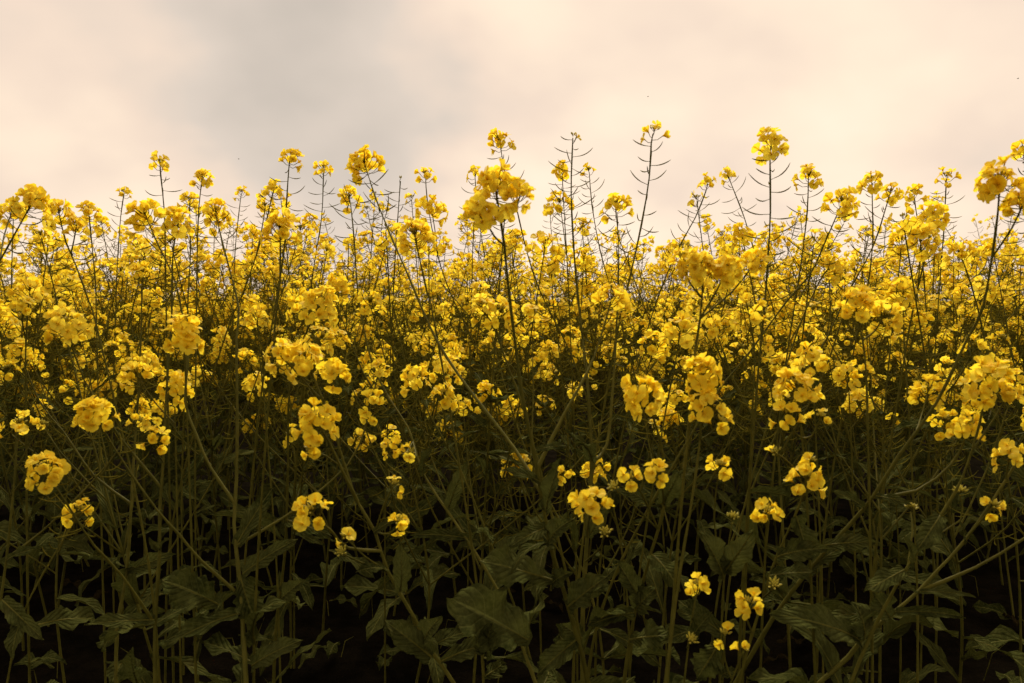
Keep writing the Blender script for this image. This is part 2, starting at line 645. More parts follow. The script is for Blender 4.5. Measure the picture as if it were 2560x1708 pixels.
def plant(label, d, stem, head=(70, 16), pods=.12, br=(), lv=(), r0=.0042, rnd_leaves=3, rnd_br=0, buds=12, seed=None, group=EDGE):
    """d: depth (or (bottom, top)); stem: traced pixels, bottom first; head: (width in photo pixels, flowers) or None;
    br: (path, d_end, head, pods[, d_start]); lv: (base px, tip px, width px[, broad, dry])"""
    rr = random.Random(seed if seed is not None else hash(label) & 0xffff if False else sum(map(ord, label)) * 7)
    d0, d1 = d if isinstance(d, tuple) else (d, d)
    raw = to_world(stem, d0, d1)
    pts = extend_down(raw)
    base = Vector((pts[0].x, pts[0].y, 0))
    root = tag(empty("rapeseed_plant", base), label, "plant", group)
    path = smooth_path(pts)

    def raceme(path, r_a, r_b, name, hd, plen, dd):
        mb = MB()
        n = len(path)
        # gentle swelling at the leaf nodes keeps the stem from reading as a drawn line
        rad = [r_a + (r_b - r_a) * (i / (n - 1)) ** .8 * 1.0 + .0003 * math.sin(i * 1.9) * (r_a > .002) for i in range(n)]
        tube(mb, path, rad, STEM, 8 if dd < 1.5 else 6)
        o = mb.build(name, root, base)
        if plen > 0:
            pm = MB()
            pods_along(pm, path, rr, plen * 1.25, 4 if dd < 1.5 else 3, 6, start=.022 if hd and hd[1] > 3 else .004)
            if len(pm.v) > 7:
                pm.build("seed_pods", o, base)
        if hd:
            wpx, nf = hd
            size = max(.42, min(1.7, wpx * dd / FPX / .077))
            place_head(root, base, path[-1], path[-1] - path[-3], rr, nf, size, (3 if wpx < 30 else 20) if nf < 1 or wpx < 30 else buds, dd < 1.75)

    raceme(path, r0, .0012, "stem", head, pods, d1)
    for b in br:
        bp, de, hd, pl = b[:4]
        # start on the stem point nearest to the branch's first pixel
        ds = b[4] if len(b) > 4 else None
        s0 = at(bp[0][0], bp[0][1], d0)
        j = min(range(len(path)), key=lambda i: abs((path[i].z - s0.z)) + abs(path[i].x - s0.x))
        start = path[j]
        n = len(bp)
        w_ = [start] + [at(x, y, start.y + (de - start.y) * ((i + 1) / (n - 1))) for i, (x, y) in enumerate(bp[1:])]
        bpth = smooth_path(w_)
        if len(bpth) < 4:
            bpth = smooth_path(w_, .01)
        raceme(bpth, max(.0012, r0 * .55 if n > 3 else .0014), .0010, "branch", hd, pl, de)
    for k in range(rnd_br):
        j = int(len(path) * rr.uniform(.45, .72))
        st = path[j]
        a = rr.uniform(.3, 2.8)
        out = Vector((math.cos(a), math.sin(a), 0))
        Lb = rr.uniform(.16, .3)
        w_ = [st, st + out * Lb * .3 + Vector((0, 0, Lb * .45)), st + out * Lb * .48 + Vector((0, 0, Lb))]
        raceme(smooth_path(w_), .0018, .0010, "branch", (rr.uniform(45, 60) / max(d1, 1) * 1.3, rr.randint(8, 14)), rr.uniform(.05, .12), d1 + .1)
    for l in lv:
        b_, t_, wpx = l[:3]
        broad = len(l) > 3 and l[3]
        dry = len(l) > 4 and l[4]
        s0 = at(b_[0], b_[1], d0)
        j = min(range(len(path)), key=lambda i: abs((path[i].z - s0.z)) + abs(path[i].x - s0.x))
        dl = path[j].y
        bw = at(b_[0], b_[1], dl - .005)
        tw = at(t_[0], t_[1], dl - rr.uniform(.0, .06))
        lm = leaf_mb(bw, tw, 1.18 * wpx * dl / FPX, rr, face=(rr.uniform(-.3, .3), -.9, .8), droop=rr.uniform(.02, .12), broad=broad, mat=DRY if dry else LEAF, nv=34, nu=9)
        lm.build("leaf", root, base)
    for k in range(rnd_leaves):
        j = int(len(path) * rr.uniform(.10, .55))
        p = path[j]
        a = rr.uniform(0, 6.28)
        L = rr.uniform(.05, .11) * (1.2 if p.z < .4 else .85)
        t_ = p + Vector((math.cos(a) * L, math.sin(a) * L, rr.uniform(-.6, .9) * L))
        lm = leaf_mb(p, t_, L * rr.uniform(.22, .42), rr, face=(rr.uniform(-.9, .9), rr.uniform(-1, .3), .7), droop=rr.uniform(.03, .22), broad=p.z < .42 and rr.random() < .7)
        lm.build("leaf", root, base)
    return root


# ------------------------------------------------------------------ plants of the near edge, traced one by one
plant("stout upright rapeseed plant with small clasping leaves, beneath the large domed left bloom", (1.2, 1.35),
      [(388, 1708), (388, 1561), (399, 1375), (399, 1277), (408, 1156), (415, 1000), (421, 905), (429, 797), (432, 640), (444, 556)], (80, 20), .16,
      br=[([(390, 1227), (328, 1129), (279, 1063), (210, 950), (165, 820)], 1.22, (111, 24), .12),
          ([(399, 1200), (392, 1130), (383, 1096)], 1.1, (66, 9), .03),
          ([(388, 1555), (306, 1441), (235, 1364), (180, 1280), (116, 1182)], 1.06, (104, 20), .10)],
      lv=[((386, 1550), (210, 1561), 34), ((395, 1375), (372, 1345), 16), ((402, 1375), (424, 1345), 16), ((400, 1275), (373, 1300), 18)], r0=.0046)
plant("stoutest left-hand rapeseed plant, long wavy leaves low down, side branch ending in a round bloom", (1.15, 1.5),
      [(615, 1708), (607, 1561), (596, 1424), (585, 1309), (591, 1200), (593, 1014), (591, 850), (597, 771), (578, 690), (555, 602), (540, 537)], (84, 20), .16,
      br=[([(596, 1534), (503, 1402), (448, 1337), (394, 1277), (323, 1178), (265, 1085), (234, 1038)], 1.14, (100, 24), .08),
          ([(583, 1309), (525, 1167), (492, 1091), (462, 1003), (470, 900), (457, 797), (436, 698), (398, 618), (365, 542)], 1.4, (96, 24), .14),
          ([(600, 1424), (711, 1293), (831, 1200), (900, 1110), (948, 925)], 1.45, (62, 12), .14)],
      lv=[((596, 1534), (407, 1621), 44), ((547, 1512), (405, 1450), 82, True), ((607, 1435), (744, 1348), 40), ((600, 1440), (640, 1560), 60, True), ((629, 1665), (755, 1600), 50)], r0=.005)
plant("bare-stemmed rapeseed plant just left of the stout upright one", (1.35, 1.6),
      [(290, 1708), (293, 1572), (317, 1424), (328, 1260), (334, 1151), (345, 1000), (352, 850), (356, 690)], (72, 16), .16,
      br=[([(323, 1320), (235, 1189), (159, 1080), (98, 1003), (50, 880)], 1.5, (58, 12), .16)],
      lv=[((300, 1560), (255, 1630), 36), ((315, 1430), (440, 1385), 36), ((345, 1712), (325, 1627), 48, True)], r0=.0048)
plant("slim rapeseed plant at the far left edge with a small flat bloom of few flowers", (1.25, 1.3),
      [(-10, 1560), (0, 1506), (16, 1397), (38, 1178), (41, 1095), (46, 1070)], (92, 10), .06,
      br=[([(14, 1419), (109, 1326), (235, 1200), (300, 1120), (345, 1058)], 1.3, (55, 8), .10),
          ([(36, 1190), (70, 1120), (103, 1066)], 1.28, (30, 2), .02)],
      lv=[((18, 1400), (115, 1370), 26), ((5, 1500), (110, 1600), 40)], r0=.0042)
plant("low rapeseed plant with a ragged half-spent bloom leaning up beside the stout stem", (1.25, 1.25),
      [(30, 1640), (52, 1545), (110, 1430), (168, 1335), (198, 1282)], (76, 12), .08, lv=[((60, 1540), (30, 1650), 34)], r0=.0026)
plant("thin rapeseed plant with a big double bloom above a long leafless stem", (1.5, 1.3),
      [(684, 1708), (690, 1570), (711, 1397), (717, 1288), (720, 1150), (722, 1000), (745, 880), (798, 765)], (112, 24), .12,
      br=[([(724, 1000), (760, 930), (800, 850)], 1.4, (80, 14), .06)],
      lv=[((716, 1300), (830, 1340), 44), ((700, 1500), (760, 1450), 40)], r0=.0042)
plant("tall straight rapeseed plant with narrow bloom over a ladder of pods, against grey cloud", 1.6,
      [(640, 1100), (666, 897), (708, 644), (716, 514), (723, 410), (729, 398)], (60, 16), .34, r0=.0032)
plant("leaning rapeseed plant carrying a wide crown of several crowded blooms over a smaller one", (1.1, 1.12),
      [(1134, 1708), (1080, 1632), (1036, 1545), (970, 1430), (938, 1331), (894, 1255), (866, 1178), (830, 1060), (790, 958), (768, 905)], (110, 26), .06,
      br=[([(800, 980), (740, 930), (702, 888)], 1.12, (92, 16), .03), ([(800, 980), (822, 955), (835, 932)], 1.06, (80, 14), .02),
          ([(894, 1255), (862, 1190), (825, 1110), (795, 1060)], 1.04, (125, 20), .06),
          ([(866, 1178), (815, 1140), (780, 1128)], 1.06, (40, 3), .03),
          ([(938, 1400), (870, 1370), (830, 1330), (782, 1284)], 1.0, (100, 12), .03),
          ([(938, 1331), (960, 1262), (984, 1215)], 1.06, (34, 2), .02),
          ([(970, 1430), (910, 1390), (866, 1345)], 1.02, (40, 2), .02),
          ([(940, 1350), (975, 1335), (998, 1308)], 1.06, (48, 5), .02),
          ([(970, 1430), (900, 1405), (858, 1385)], 1.02, (34, 0), .0)],
      lv=[((1078, 1643), (962, 1552), 62), ((1000, 1480), (1000, 1350), 40), ((1062, 1600), (1100, 1545), 54), ((968, 1425), (890, 1430), 30), ((935, 1330), (1000, 1290), 22)], r0=.0050)
plant("rapeseed plant bending left from a leafy base up to a dainty bloom on the skyline", (1.25, 1.7),
      [(1300, 1600), (1255, 1495), (1184, 1375), (1118, 1277), (1058, 1184), (1020, 1069), (975, 1000), (927, 897), (896, 740), (886, 606), (877, 514), (873, 497)], (65, 15), .20,
      br=[([(1050, 1170), (1010, 1135), (976, 1118)], 1.2, (60, 7), .05), ([(1050, 1160), (1040, 1140), (1028, 1132)], 1.2, (34, 2), .02)],
      lv=[((1121, 1270), (1167, 1148), 34), ((1189, 1350), (1025, 1338), 26), ((1186, 1345), (1215, 1325), 28), ((1058, 1190), (1082, 1110), 24)], r0=.0042)
plant("sturdy leafy rapeseed plant with the largest pale soft bloom, high in the middle", (1.12, 1.0),
      [(1470, 1708), (1446, 1605), (1402, 1452), (1375, 1359), (1353, 1233), (1331, 1113), (1304, 981), (1287, 850), (1271, 721), (1261, 614), (1245, 510), (1240, 475)], (125, 26), .05,
      br=[([(1353, 1211), (1287, 1123), (1178, 981), (1091, 850), (1018, 683), (984, 606), (942, 503), (913, 415)], 1.45, (92, 26), .14),
          ([(1342, 1123), (1413, 1031), (1468, 932), (1500, 850), (1527, 755)], 1.2, (107, 18), .08),
          ([(1263, 640), (1235, 590), (1205, 535)], .98, (92, 16), .02), ([(1250, 560), (1285, 530), (1300, 490)], 1.0, (70, 10), .01)],
      lv=[((1386, 1452), (1200, 1402), 76, True), ((1364, 1277), (1402, 1145), 40), ((1370, 1318), (1271, 1370), 36), ((1375, 1355), (1430, 1300), 52), ((1350, 1205), (1248, 1176), 26),
          ((1420, 1517), (1517, 1441), 66), ((1380, 1460), (1430, 1430), 40), ((1340, 1125), (1420, 1115), 22), ((1320, 1600), (1129, 1497), 126, True), ((1215, 1640), (1232, 1560), 60), ((1440, 1600), (1340, 1690), 50)], r0=.0052)
plant("tall rapeseed plant whose top is a bare spike of pods without petals", (1.2, 1.5),
      [(1457, 1760), (1457, 1534), (1468, 1342), (1479, 1156), (1468, 948), (1462, 897), (1451, 797), (1439, 683), (1428, 491), (1432, 345)], (28, 1), .50,
      br=[([(1484, 1211), (1517, 1113), (1533, 959), (1540, 850), (1545, 709), (1547, 614), (1539, 522)], 1.5, (88, 16), .12),
          ([(1465, 1400), (1468, 1330), (1479, 1262)], 1.0, (104, 15), .02), ([(1466, 1410), (1500, 1370), (1512, 1335)], 1.0, (36, 0), .02)],
      lv=[((1480, 1134), (1408, 1074), 20), ((1470, 1340), (1520, 1270), 30), ((1460, 1600), (1400, 1560), 40)], r0=.0060)
plant("tall rapeseed plant bowed left, its round bloom held highest over the pale soft one", 1.7,
      [(1480, 1050), (1432, 897), (1347, 721), (1309, 598), (1290, 514), (1265, 445), (1254, 385), (1250, 357)], (70, 18), .12, r0=.003)
plant("rapeseed plant with a little bloom over a fuller conical bloom, mid skyline", 1.9,
      [(1240, 1000), (1187, 866), (1118, 713), (1087, 606), (1068, 499), (1064, 442)], (54, 12), .06,
      br=[([(1100, 640), (1088, 580), (1080, 530)], 1.85, (92, 24), .06)], r0=.003)
plant("rapeseed plant with three loose blooms of large flat flowers, mid height at the centre", 1.15,
      [(1330, 1100), (1263, 897), (1240, 820), (1248, 790)], (100, 14), .05,
      br=[([(1250, 850), (1225, 800), (1205, 775)], 1.15, (75, 10), .02), ([(1252, 850), (1295, 810), (1325, 782)], 1.15, (55, 8), .03)], r0=.0032)
plant("rapeseed plant with one broad crowded bloom resting before the leaning stem", 1.25, [(1095, 855), (1068, 732), (1049, 648), (1038, 596)], (98, 28), .05, r0=.003)
plant("bare-topped rapeseed plant, pods only, between two small skyline blooms", 1.8, [(985, 700), (993, 568), (1001, 453)], (16, 0), .34, r0=.0026)
plant("slight rapeseed plant with a few half-open flowers peeping left of the highest round bloom", 2.0, [(1180, 700), (1183, 598), (1189, 484), (1187, 434)], (42, 8), .14, r0=.0026)
plant("rapeseed plant with a tight round bloom touching the bare pod spike", 2.0, [(1420, 700), (1412, 560), (1405, 430)], (54, 16), .08,
      br=[([(1415, 640), (1408, 570), (1401, 514)], 2.0, (74, 18), .06)], r0=.0028)
plant("slender rapeseed plant ending in buds and few flowers, close beside the bare pod spike", 1.9,
      [(1540, 760), (1523, 709), (1500, 625), (1480, 514), (1473, 430)], (36, 4), .2, r0=.0024)
plant("tall rapeseed plant with just four petalled flowers over a very long ladder of curved pods", 1.4,
      [(1540, 850), (1573, 702), (1604, 560), (1623, 445), (1628, 360), (1633, 335)], (66, 5), .46, r0=.0034, buds=6)
plant("rapeseed plant with a shaded bloom low between the central stems", 1.75, [(1400, 900), (1385, 780), (1378, 680)], (78, 18), .1, r0=.0028)
plant("rapeseed plant bearing a large perfectly round bloom with green buds at its middle", (1.15, 1.04),
      [(1560, 1708), (1588, 1528), (1627, 1386), (1660, 1266), (1660, 1150), (1632, 1040), (1608, 995)], (128, 26), .06,
      br=[([(1660, 1266), (1655, 1215), (1638, 1180)], 1.0, (70, 9), .02), ([(1650, 1290), (1605, 1235), (1577, 1198)], 1.02, (42, 4), .01), ([(1645, 1300), (1580, 1260), (1540, 1224)], 1.02, (46, 0), .0)],
      lv=[((1585, 1532), (1468, 1566), 34), ((1590, 1525), (1640, 1470), 60), ((1630, 1386), (1700, 1480), 54), ((1655, 1260), (1700, 1180), 44), ((1600, 1500), (1540, 1400), 50), ((1575, 1600), (1680, 1590), 60, True)], r0=.0046)
plant("rapeseed plant with two narrow drooping blooms stepping down to the right", 1.3, [(1180, 1240), (1120, 1120), (1060, 1010), (1042, 952)], (86, 15), .05,
      br=[([(1120, 1120), (1112, 1060), (1108, 990)], 1.25, (72, 12), .03)], r0=.003)
plant("rapeseed plant with a blurred bank of three wide blooms right of centre", (1.05, 1.0),
      [(1700, 1300), (1725, 1050), (1736, 897), (1750, 797), (1757, 700), (1748, 668)], (92, 24), .03,
      br=[([(1752, 790), (1790, 730), (1815, 678)], 1.0, (80, 18), .02), ([(1752, 790), (1830, 730), (1882, 664)], 1.02, (78, 16), .02), ([(1750, 760), (1720, 700), (1712, 650)], 1.02, (60, 12), .01)], r0=.0034)
plant("rapeseed plant with a tall stacked bloom in two tiers of large open flowers", 1.02,
      [(1690, 1500), (1730, 1250), (1750, 1100), (1756, 1000), (1760, 940)], (112, 22), .02,
      br=[([(1745, 1130), (1752, 1070), (1768, 1020)], 1.0, (98, 14), .02), ([(1748, 1120), (1775, 1085), (1800, 1062)], 1.0, (50, 3), .01)], r0=.0036)
plant("rapeseed plant with a conical bloom breaking into single flowers beneath, right of the two-tier bloom", 1.08,
      [(2020, 1300), (2010, 1150), (2000, 1050), (1990, 975)], (118, 22), .02,
      br=[([(2008, 1120), (1985, 1080), (1972, 1040)], 1.06, (80, 9), .02), ([(2008, 1120), (2030, 1090), (2050, 1050)], 1.06, (50, 3), .01), ([(2012, 1180), (1965, 1150), (1943, 1135)], 1.05, (34, 1), .0)], r0=.0032)
plant("low leaning rapeseed plant with an open bloom around a green bud cluster over dark leaves", (1.08, 1.05),
      [(1850, 1700), (1908, 1495), (1941, 1392), (1984, 1299), (2010, 1230), (2017, 1205)], (108, 13), .05,
      br=[([(1908, 1470), (1914, 1350), (1919, 1285)], 1.02, (80, 9), .02), ([(1880, 1600), (1866, 1545), (1870, 1510)], 1.0, (70, 7), .02), ([(1908, 1495), (1925, 1480), (1934, 1466)], 1.0, (40, 0), .0),
          ([(2000, 1260), (2022, 1200), (2026, 1160)], 1.05, (36, 3), .0)],
      lv=[((1945, 1392), (2075, 1372), 48), ((1925, 1440), (2045, 1432), 44), ((1990, 1290), (2020, 1400), 60)], r0=.0036)
plant("rapeseed plant ending in a spray of unopened yellow-green buds beside a half-budded side shoot", 1.12,
      [(1800, 1700), (1810, 1450), (1831, 1306)], (76, 0), .03, br=[([(1808, 1450), (1785, 1300), (1798, 1172)], 1.1, (72, 6), .03)],
      lv=[((1808, 1440), (1750, 1330), 60), ((1810, 1430), (1880, 1330), 60), ((1803, 1600), (1740, 1700), 60, True)], r0=.0032, buds=22)
plant("short rapeseed plant with a few big flowers low among shadowed leaves", 1.05, [(1705, 1760), (1728, 1560), (1744, 1474)], (78, 6), .02,
      br=[([(1722, 1640), (1718, 1620), (1725, 1605)], 1.03, (42, 0), .0)], lv=[((1725, 1600), (1780, 1530), 40)], r0=.0028)
plant("lowest little rapeseed plant, one loose flower and bud tuft near the bottom edge", 1.08, [(1800, 1780), (1830, 1700), (1858, 1628)], (50, 2), .04,
      br=[([(1822, 1710), (1812, 1650), (1810, 1592)], 1.06, (44, 2), .01)], r0=.0024)
plant("long rapeseed plant sweeping right up to a large blurred bloom by the right edge", (1.15, 1.02),
      [(1900, 1600), (2023, 1424), (2127, 1309), (2181, 1244), (2247, 1140), (2340, 1009), (2417, 850), (2458, 767), (2488, 587), (2497, 500), (2498, 462)], (120, 26), .06,
      br=[([(2187, 1250), (2291, 1227), (2378, 1162), (2411, 1100), (2417, 1072)], 1.1, (92, 14), .05), ([(2480, 640), (2530, 570), (2555, 515)], 1.02, (92, 18), .02),
          ([(2247, 1140), (2290, 1080), (2318, 985)], 1.25, (100, 18), .06)],
      lv=[((2060, 1364), (2192, 1356), 38), ((2050, 1370), (1985, 1355), 40), ((2190, 1240), (2280, 1262), 22), ((2160, 1270), (2080, 1230), 30)], r0=.0050)
plant("thick rapeseed plant slanting across the lower right corner, long smooth leaf at its foot", (1.1, 1.1),
      [(2000, 1760), (2121, 1643), (2154, 1599), (2225, 1539), (2296, 1479), (2346, 1424), (2411, 1353), (2515, 1200), (2558, 1123), (2600, 1040)], (100, 20), .06,
      br=[([(2313, 1470), (2439, 1419), (2558, 1348), (2640, 1290)], 1.05, (90, 16), .06), ([(2411, 1353), (2450, 1305), (2482, 1268)], 1.06, (60, 4), .01), ([(2515, 1200), (2520, 1165), (2526, 1140)], 1.08, (78, 10), .01)],
      lv=[((2148, 1599), (1924, 1534), 70), ((2290, 1480), (2246, 1470), 22), ((2225, 1545), (2180, 1480), 60), ((2300, 1480), (2440, 1494), 18), ((2240, 1530), (2415, 1545), 26), ((2160, 1600), (2140, 1510), 70, True), ((2411, 1360), (2400, 1300), 24)], r0=.0056)
plant("rapeseed plant with one loose bloom of large separate flowers, lower right", (1.08, 1.0),
      [(2150, 1650), (2233, 1479), (2269, 1419), (2356, 1282), (2406, 1195), (2449, 1060), (2466, 960)], (142, 22), .04,
      br=[([(2402, 1380), (2402, 1300), (2400, 1238)], 1.04, (52, 0), .0), ([(2440, 1090), (2490, 1040), (2520, 985)], 1.0, (60, 5), .0), ([(2290, 1390), (2281, 1330), (2277, 1280)], 1.1, (34, 0), .0)],
      lv=[((2260, 1425), (2160, 1480), 44), ((2350, 1290), (2290, 1380), 50), ((2272, 1415), (2262, 1340), 24)], r0=.0044)
plant("tall rapeseed plant with a flat umbrella-shaped bloom and wide-spread pods, highest on the right", 1.3,
      [(1890, 1000), (1912, 759), (1920, 644), (1926, 530), (1925, 400), (1928, 366)], (105, 15), .40, r0=.0036)
plant("thin rapeseed plant with a small bloom, bending left under the umbrella-shaped bloom", 2.0, [(1940, 800), (1887, 633), (1861, 545), (1828, 460), (1820, 438)], (44, 12), .26, r0=.0026)
plant("rapeseed plant leaning right with a skimpy tip of few flowers and many pods", 1.7, [(1600, 900), (1650, 730), (1700, 614), (1738, 545), (1764, 480), (1769, 460)], (48, 6), .3, r0=.0028)
plant("rapeseed plant with a ring-shaped bloom showing its spokes, right of the umbrella-shaped bloom", 1.6, [(1960, 950), (1987, 759), (2002, 664), (2018, 530), (2021, 446)], (69, 17), .2, r0=.003)
plant("rapeseed plant slanting strongly right to a wide loose bloom against the sky", 1.4, [(1750, 1050), (1868, 889), (1968, 752), (2025, 687), (2056, 621), (2102, 515)], (90, 18), .2, r0=.0036)
plant("straight rapeseed plant with a full bloom and thin pods, right half of the skyline", 1.7, [(2130, 900), (2167, 729), (2182, 606), (2181, 520), (2180, 458)], (65, 17), .2, r0=.003)
plant("rapeseed plant slanting right behind the straight full-bloomed one", 1.6, [(1980, 1000), (2067, 847), (2113, 744), (2182, 618), (2224, 488)], (61, 13), .2, r0=.003)
plant("rapeseed plant with a flat-topped little bloom right of two crossing stems", 1.8, [(2310, 700), (2300, 600), (2285, 490)], (61, 12), .16, r0=.0026)
plant("rapeseed plant with an airy saucer-shaped bloom high before the right-hand blurred bloom", 1.9, [(2350, 700), (2358, 600), (2362, 530), (2366, 447)], (61, 11), .18, r0=.0026)
plant("rapeseed plant with stacked blooms one over the other right of the flat-topped little bloom", 1.45, [(2260, 900), (2295, 720), (2318, 620), (2328, 549)], (86, 22), .04,
      br=[([(2300, 700), (2300, 650), (2303, 600)], 1.4, (92, 24), .04)], r0=.003)
plant("rapeseed plant with a rounded bloom low under the slanting wide loose one", 1.55, [(1970, 900), (2040, 720), (2071, 672)], (78, 22), .08, r0=.0028)
plant("rapeseed plant with a broad bloom spilling into two lobes at mid height on the right", 1.1, [(2170, 1100), (2163, 900), (2150, 820), (2140, 768)], (100, 22), .03,
      br=[([(2160, 860), (2185, 830), (2205, 800)], 1.1, (96, 18), .02)], r0=.0032)
plant("rapeseed plant with a smaller bloom tucked right of the two-lobed broad bloom", 1.4, [(2270, 1000), (2262, 897), (2257, 742)], (84, 18), .08, r0=.0028)
plant("rapeseed plant with loosely spaced big flowers under the blurred bank of blooms", 1.15, [(1880, 1050), (1887, 897), (1880, 830), (1872, 785)], (100, 11), .04, r0=.0028)
plant("rapeseed plant with a flattened bloom left of the right-edge blurred bloom", 1.5, [(2470, 900), (2430, 720), (2400, 637)], (84, 18), .1, r0=.0028)
plant("rapeseed plant cut by the right edge, its bloom half out of view and highest there", 1.35, [(2590, 800), (2575, 600), (2560, 384)], (70, 14), .2, r0=.003)
plant("thick-stemmed rapeseed plant leaning right from the left edge to a broad bloom", 1.3, [(-60, 760), (0, 652), (40, 580), (80, 508)], (92, 24), .08,
      br=[([(0, 640), (10, 590), (28, 535)], 1.4, (70, 16), .06)], r0=.0034)
plant("rapeseed plant with a wide low bloom beside the broad left-edge bloom", 1.4, [(250, 850), (222, 755), (191, 667), (165, 606), (149, 541)], (80, 20), .12, r0=.003,
      br=[([(175, 640), (185, 600), (190, 570)], 1.4, (55, 12), .04)])
plant("rapeseed plant with a neat dome bloom on a thin straight stem, left skyline", 1.75, [(241, 800), (239, 713), (233, 644), (222, 533)], (66, 17), .14, r0=.0028)
plant("rapeseed plant with a tiny curved tip of few flowers against the left sky", 2.1, [(290, 750), (296, 620), (302, 540), (310, 484)], (34, 7), .2, r0=.0024)
plant("tall rapeseed plant with a sparse lopsided bloom, highest on the left", 1.7, [(416, 800), (413, 620), (411, 530), (402, 440), (400, 412)], (54, 9), .26, r0=.003)
plant("rapeseed plant with a ball-shaped bloom right of the sparse lopsided one", 1.8, [(492, 700), (494, 600), (497, 520), (505, 449)], (56, 18), .12, r0=.0026)
plant("rapeseed plant with a bloom half hidden below the ball-shaped one", 1.85, [(470, 750), (476, 640), (474, 507)], (58, 16), .16, r0=.0026)
plant("rapeseed plant with a faint small round bloom far back left of the conical pair", 2.4, [(585, 700), (590, 600), (603, 484)], (36, 11), .14, r0=.0022)
plant("rapeseed plant leaning right with a shaggy bloom left of the tall ladder-stemmed one", 1.75, [(560, 850), (605, 740), (651, 606), (683, 480)], (56, 15), .2, r0=.0028,
      br=[([(640, 630), (655, 570), (663, 520)], 1.8, (46, 9), .04)])
plant("rapeseed plant with an open bloom and curved pods right of the tall ladder-stemmed one", 1.9, [(770, 800), (785, 664), (804, 545), (809, 426)], (48, 11), .26, r0=.0026)
plant("rapeseed plant with a broad dense bloom in front of the tall ladder stem", 1.2, [(680, 900), (700, 700), (700, 578)], (98, 26), .04, r0=.003)
plant("rapeseed plant with a large domed bloom of flat flowers hanging over the stout left stem", 1.2, [(470, 1100), (463, 920), (459, 845)], (112, 26), .03, r0=.003)
plant("rapeseed plant with a bloom at mid height near the left edge", 1.35, [(65, 1000), (65, 850), (74, 732)], (82, 18), .08, r0=.0028,
      br=[([(66, 850), (55, 800), (60, 765)], 1.3, (56, 8), .02)])
plant("rapeseed plant with a compact bloom low at the right behind the sweeping stem", 1.45, [(2130, 1150), (2125, 1040), (2121, 943)], (78, 13), .06, r0=.0026)
plant("rapeseed plant with a leafy-budded bloom right above the conical one", 1.35, [(2040, 1100), (2034, 1000), (2028, 905)], (98, 18), .06, r0=.0028)
plant("rapeseed plant showing one lone small bloom amid dark stems at right", 1.7, [(2240, 1250), (2232, 1140), (2230, 1050)], (36, 4), .08, r0=.0024)
plant("rapeseed plant with a loose bloom in the dim left middle, under the large domed bloom", 1.4, [(440, 1150), (438, 1060), (436, 972)], (95, 18), .05, r0=.0028,
      br=[([(438, 1060), (390, 1010), (345, 942)], 1.4, (88, 18), .06)])
plant("rapeseed plant with a small sunken bloom left of the wide crowded crown", 1.6, [(660, 1000), (650, 900), (643, 800)], (72, 16), .08, r0=.0026)
plant("rapeseed plant with a ruffled bloom below the blurred bank, left side", 1.3, [(1660, 1050), (1685, 930), (1700, 828)], (96, 18), .06, r0=.0028)
N_HERO = sum(1 for o in col.objects if o.name.startswith("rapeseed_plant"))

# ------------------------------------------------------------------ the plants massed behind: kinds of plant built once, then copied
FILL = "rapeseed plants massed behind the near edge"


def plant_spec(rr, H, nbr, sparse):
    """skeleton of one branching plant: list of (path, r0, r1, flowers, head size, pod length) and of leaves"""
    lean = Vector((rr.uniform(-.26, .26), rr.uniform(-.12, .16), 0))
    main = smooth_path([Vector((0, 0, -.01)), lean * H * .15 + Vector((rr.uniform(-.04, .04), rr.uniform(-.03, .03), H * .3)), lean * H * .5 + Vector((rr.uniform(-.04, .04), rr.uniform(-.03, .03), H * .65)), lean * H + Vector((0, 0, H))], .05)
    rac = [(main, .0034, .0011, 4 if sparse else rr.randint(8, 18), rr.uniform(.66, .9), rr.uniform(.45, .6) if sparse else rr.uniform(.32, .52))]
    a = rr.uniform(0, 6.28)
    for i in range(nbr):
        a += 2.4 + rr.uniform(-.4, .4)
        z0 = H * rr.uniform(.24, .72)
        j = min(range(len(main)), key=lambda q: abs(main[q].z - z0))
        st = main[j]
        top = max(st.z + .12, H * ((.62 + .34 * rr.random()) if sparse else (.50 + .48 * rr.random() ** .8)))
        Lb = max(.12, top - st.z)
        out = Vector((math.cos(a), math.sin(a), 0)) * Lb * rr.uniform(.35, .75)
        p = smooth_path([st, st + out * .55 + Vector((0, 0, Lb * .42)), st + out + Vector((0, 0, Lb))], .05)
        rac.append((p, .0022, .0009, rr.randint(2, 6) if rr.random() < .25 else rr.randint(9, 19), rr.uniform(.60, .90), rr.uniform(.18, .36)))
    lvs = []
    for i in range(10):
        z0 = H * rr.uniform(.14, .66)
        j = min(range(len(main)), key=lambda q: abs(main[q].z - z0))
        a += 2.4
        L = rr.uniform(.07, .15) * (1.2 if z0 < .4 else .8)
        lvs.append((main[j], main[j] + Vector((math.cos(a) * L, math.sin(a) * L, rr.uniform(-.7, 1.0) * L)), L * rr.uniform(.18, .34), z0 < .3))
    return rac, lvs


def head_matrix(p, rr):
    ax = ((p[-1] - p[-3]).normalized() + Vector((rr.uniform(-.15, .15), rr.uniform(-.15, .15), .4))).normalized()
    return ax, frame_to(ax, rr.uniform(0, 6.28))


def head_baked(rr, n, size, flowers):
    fl, ped, bud = head_layout(rr, n, size, rr.choice([5, 8, 14]))
    for q, fq, s, v in fl:
        ped.merge(flowers[v], Matrix.Translation(q) @ fq.to_matrix().to_4x4() @ Matrix.Scale(s, 4))
    ped.merge(bud)
    return ped


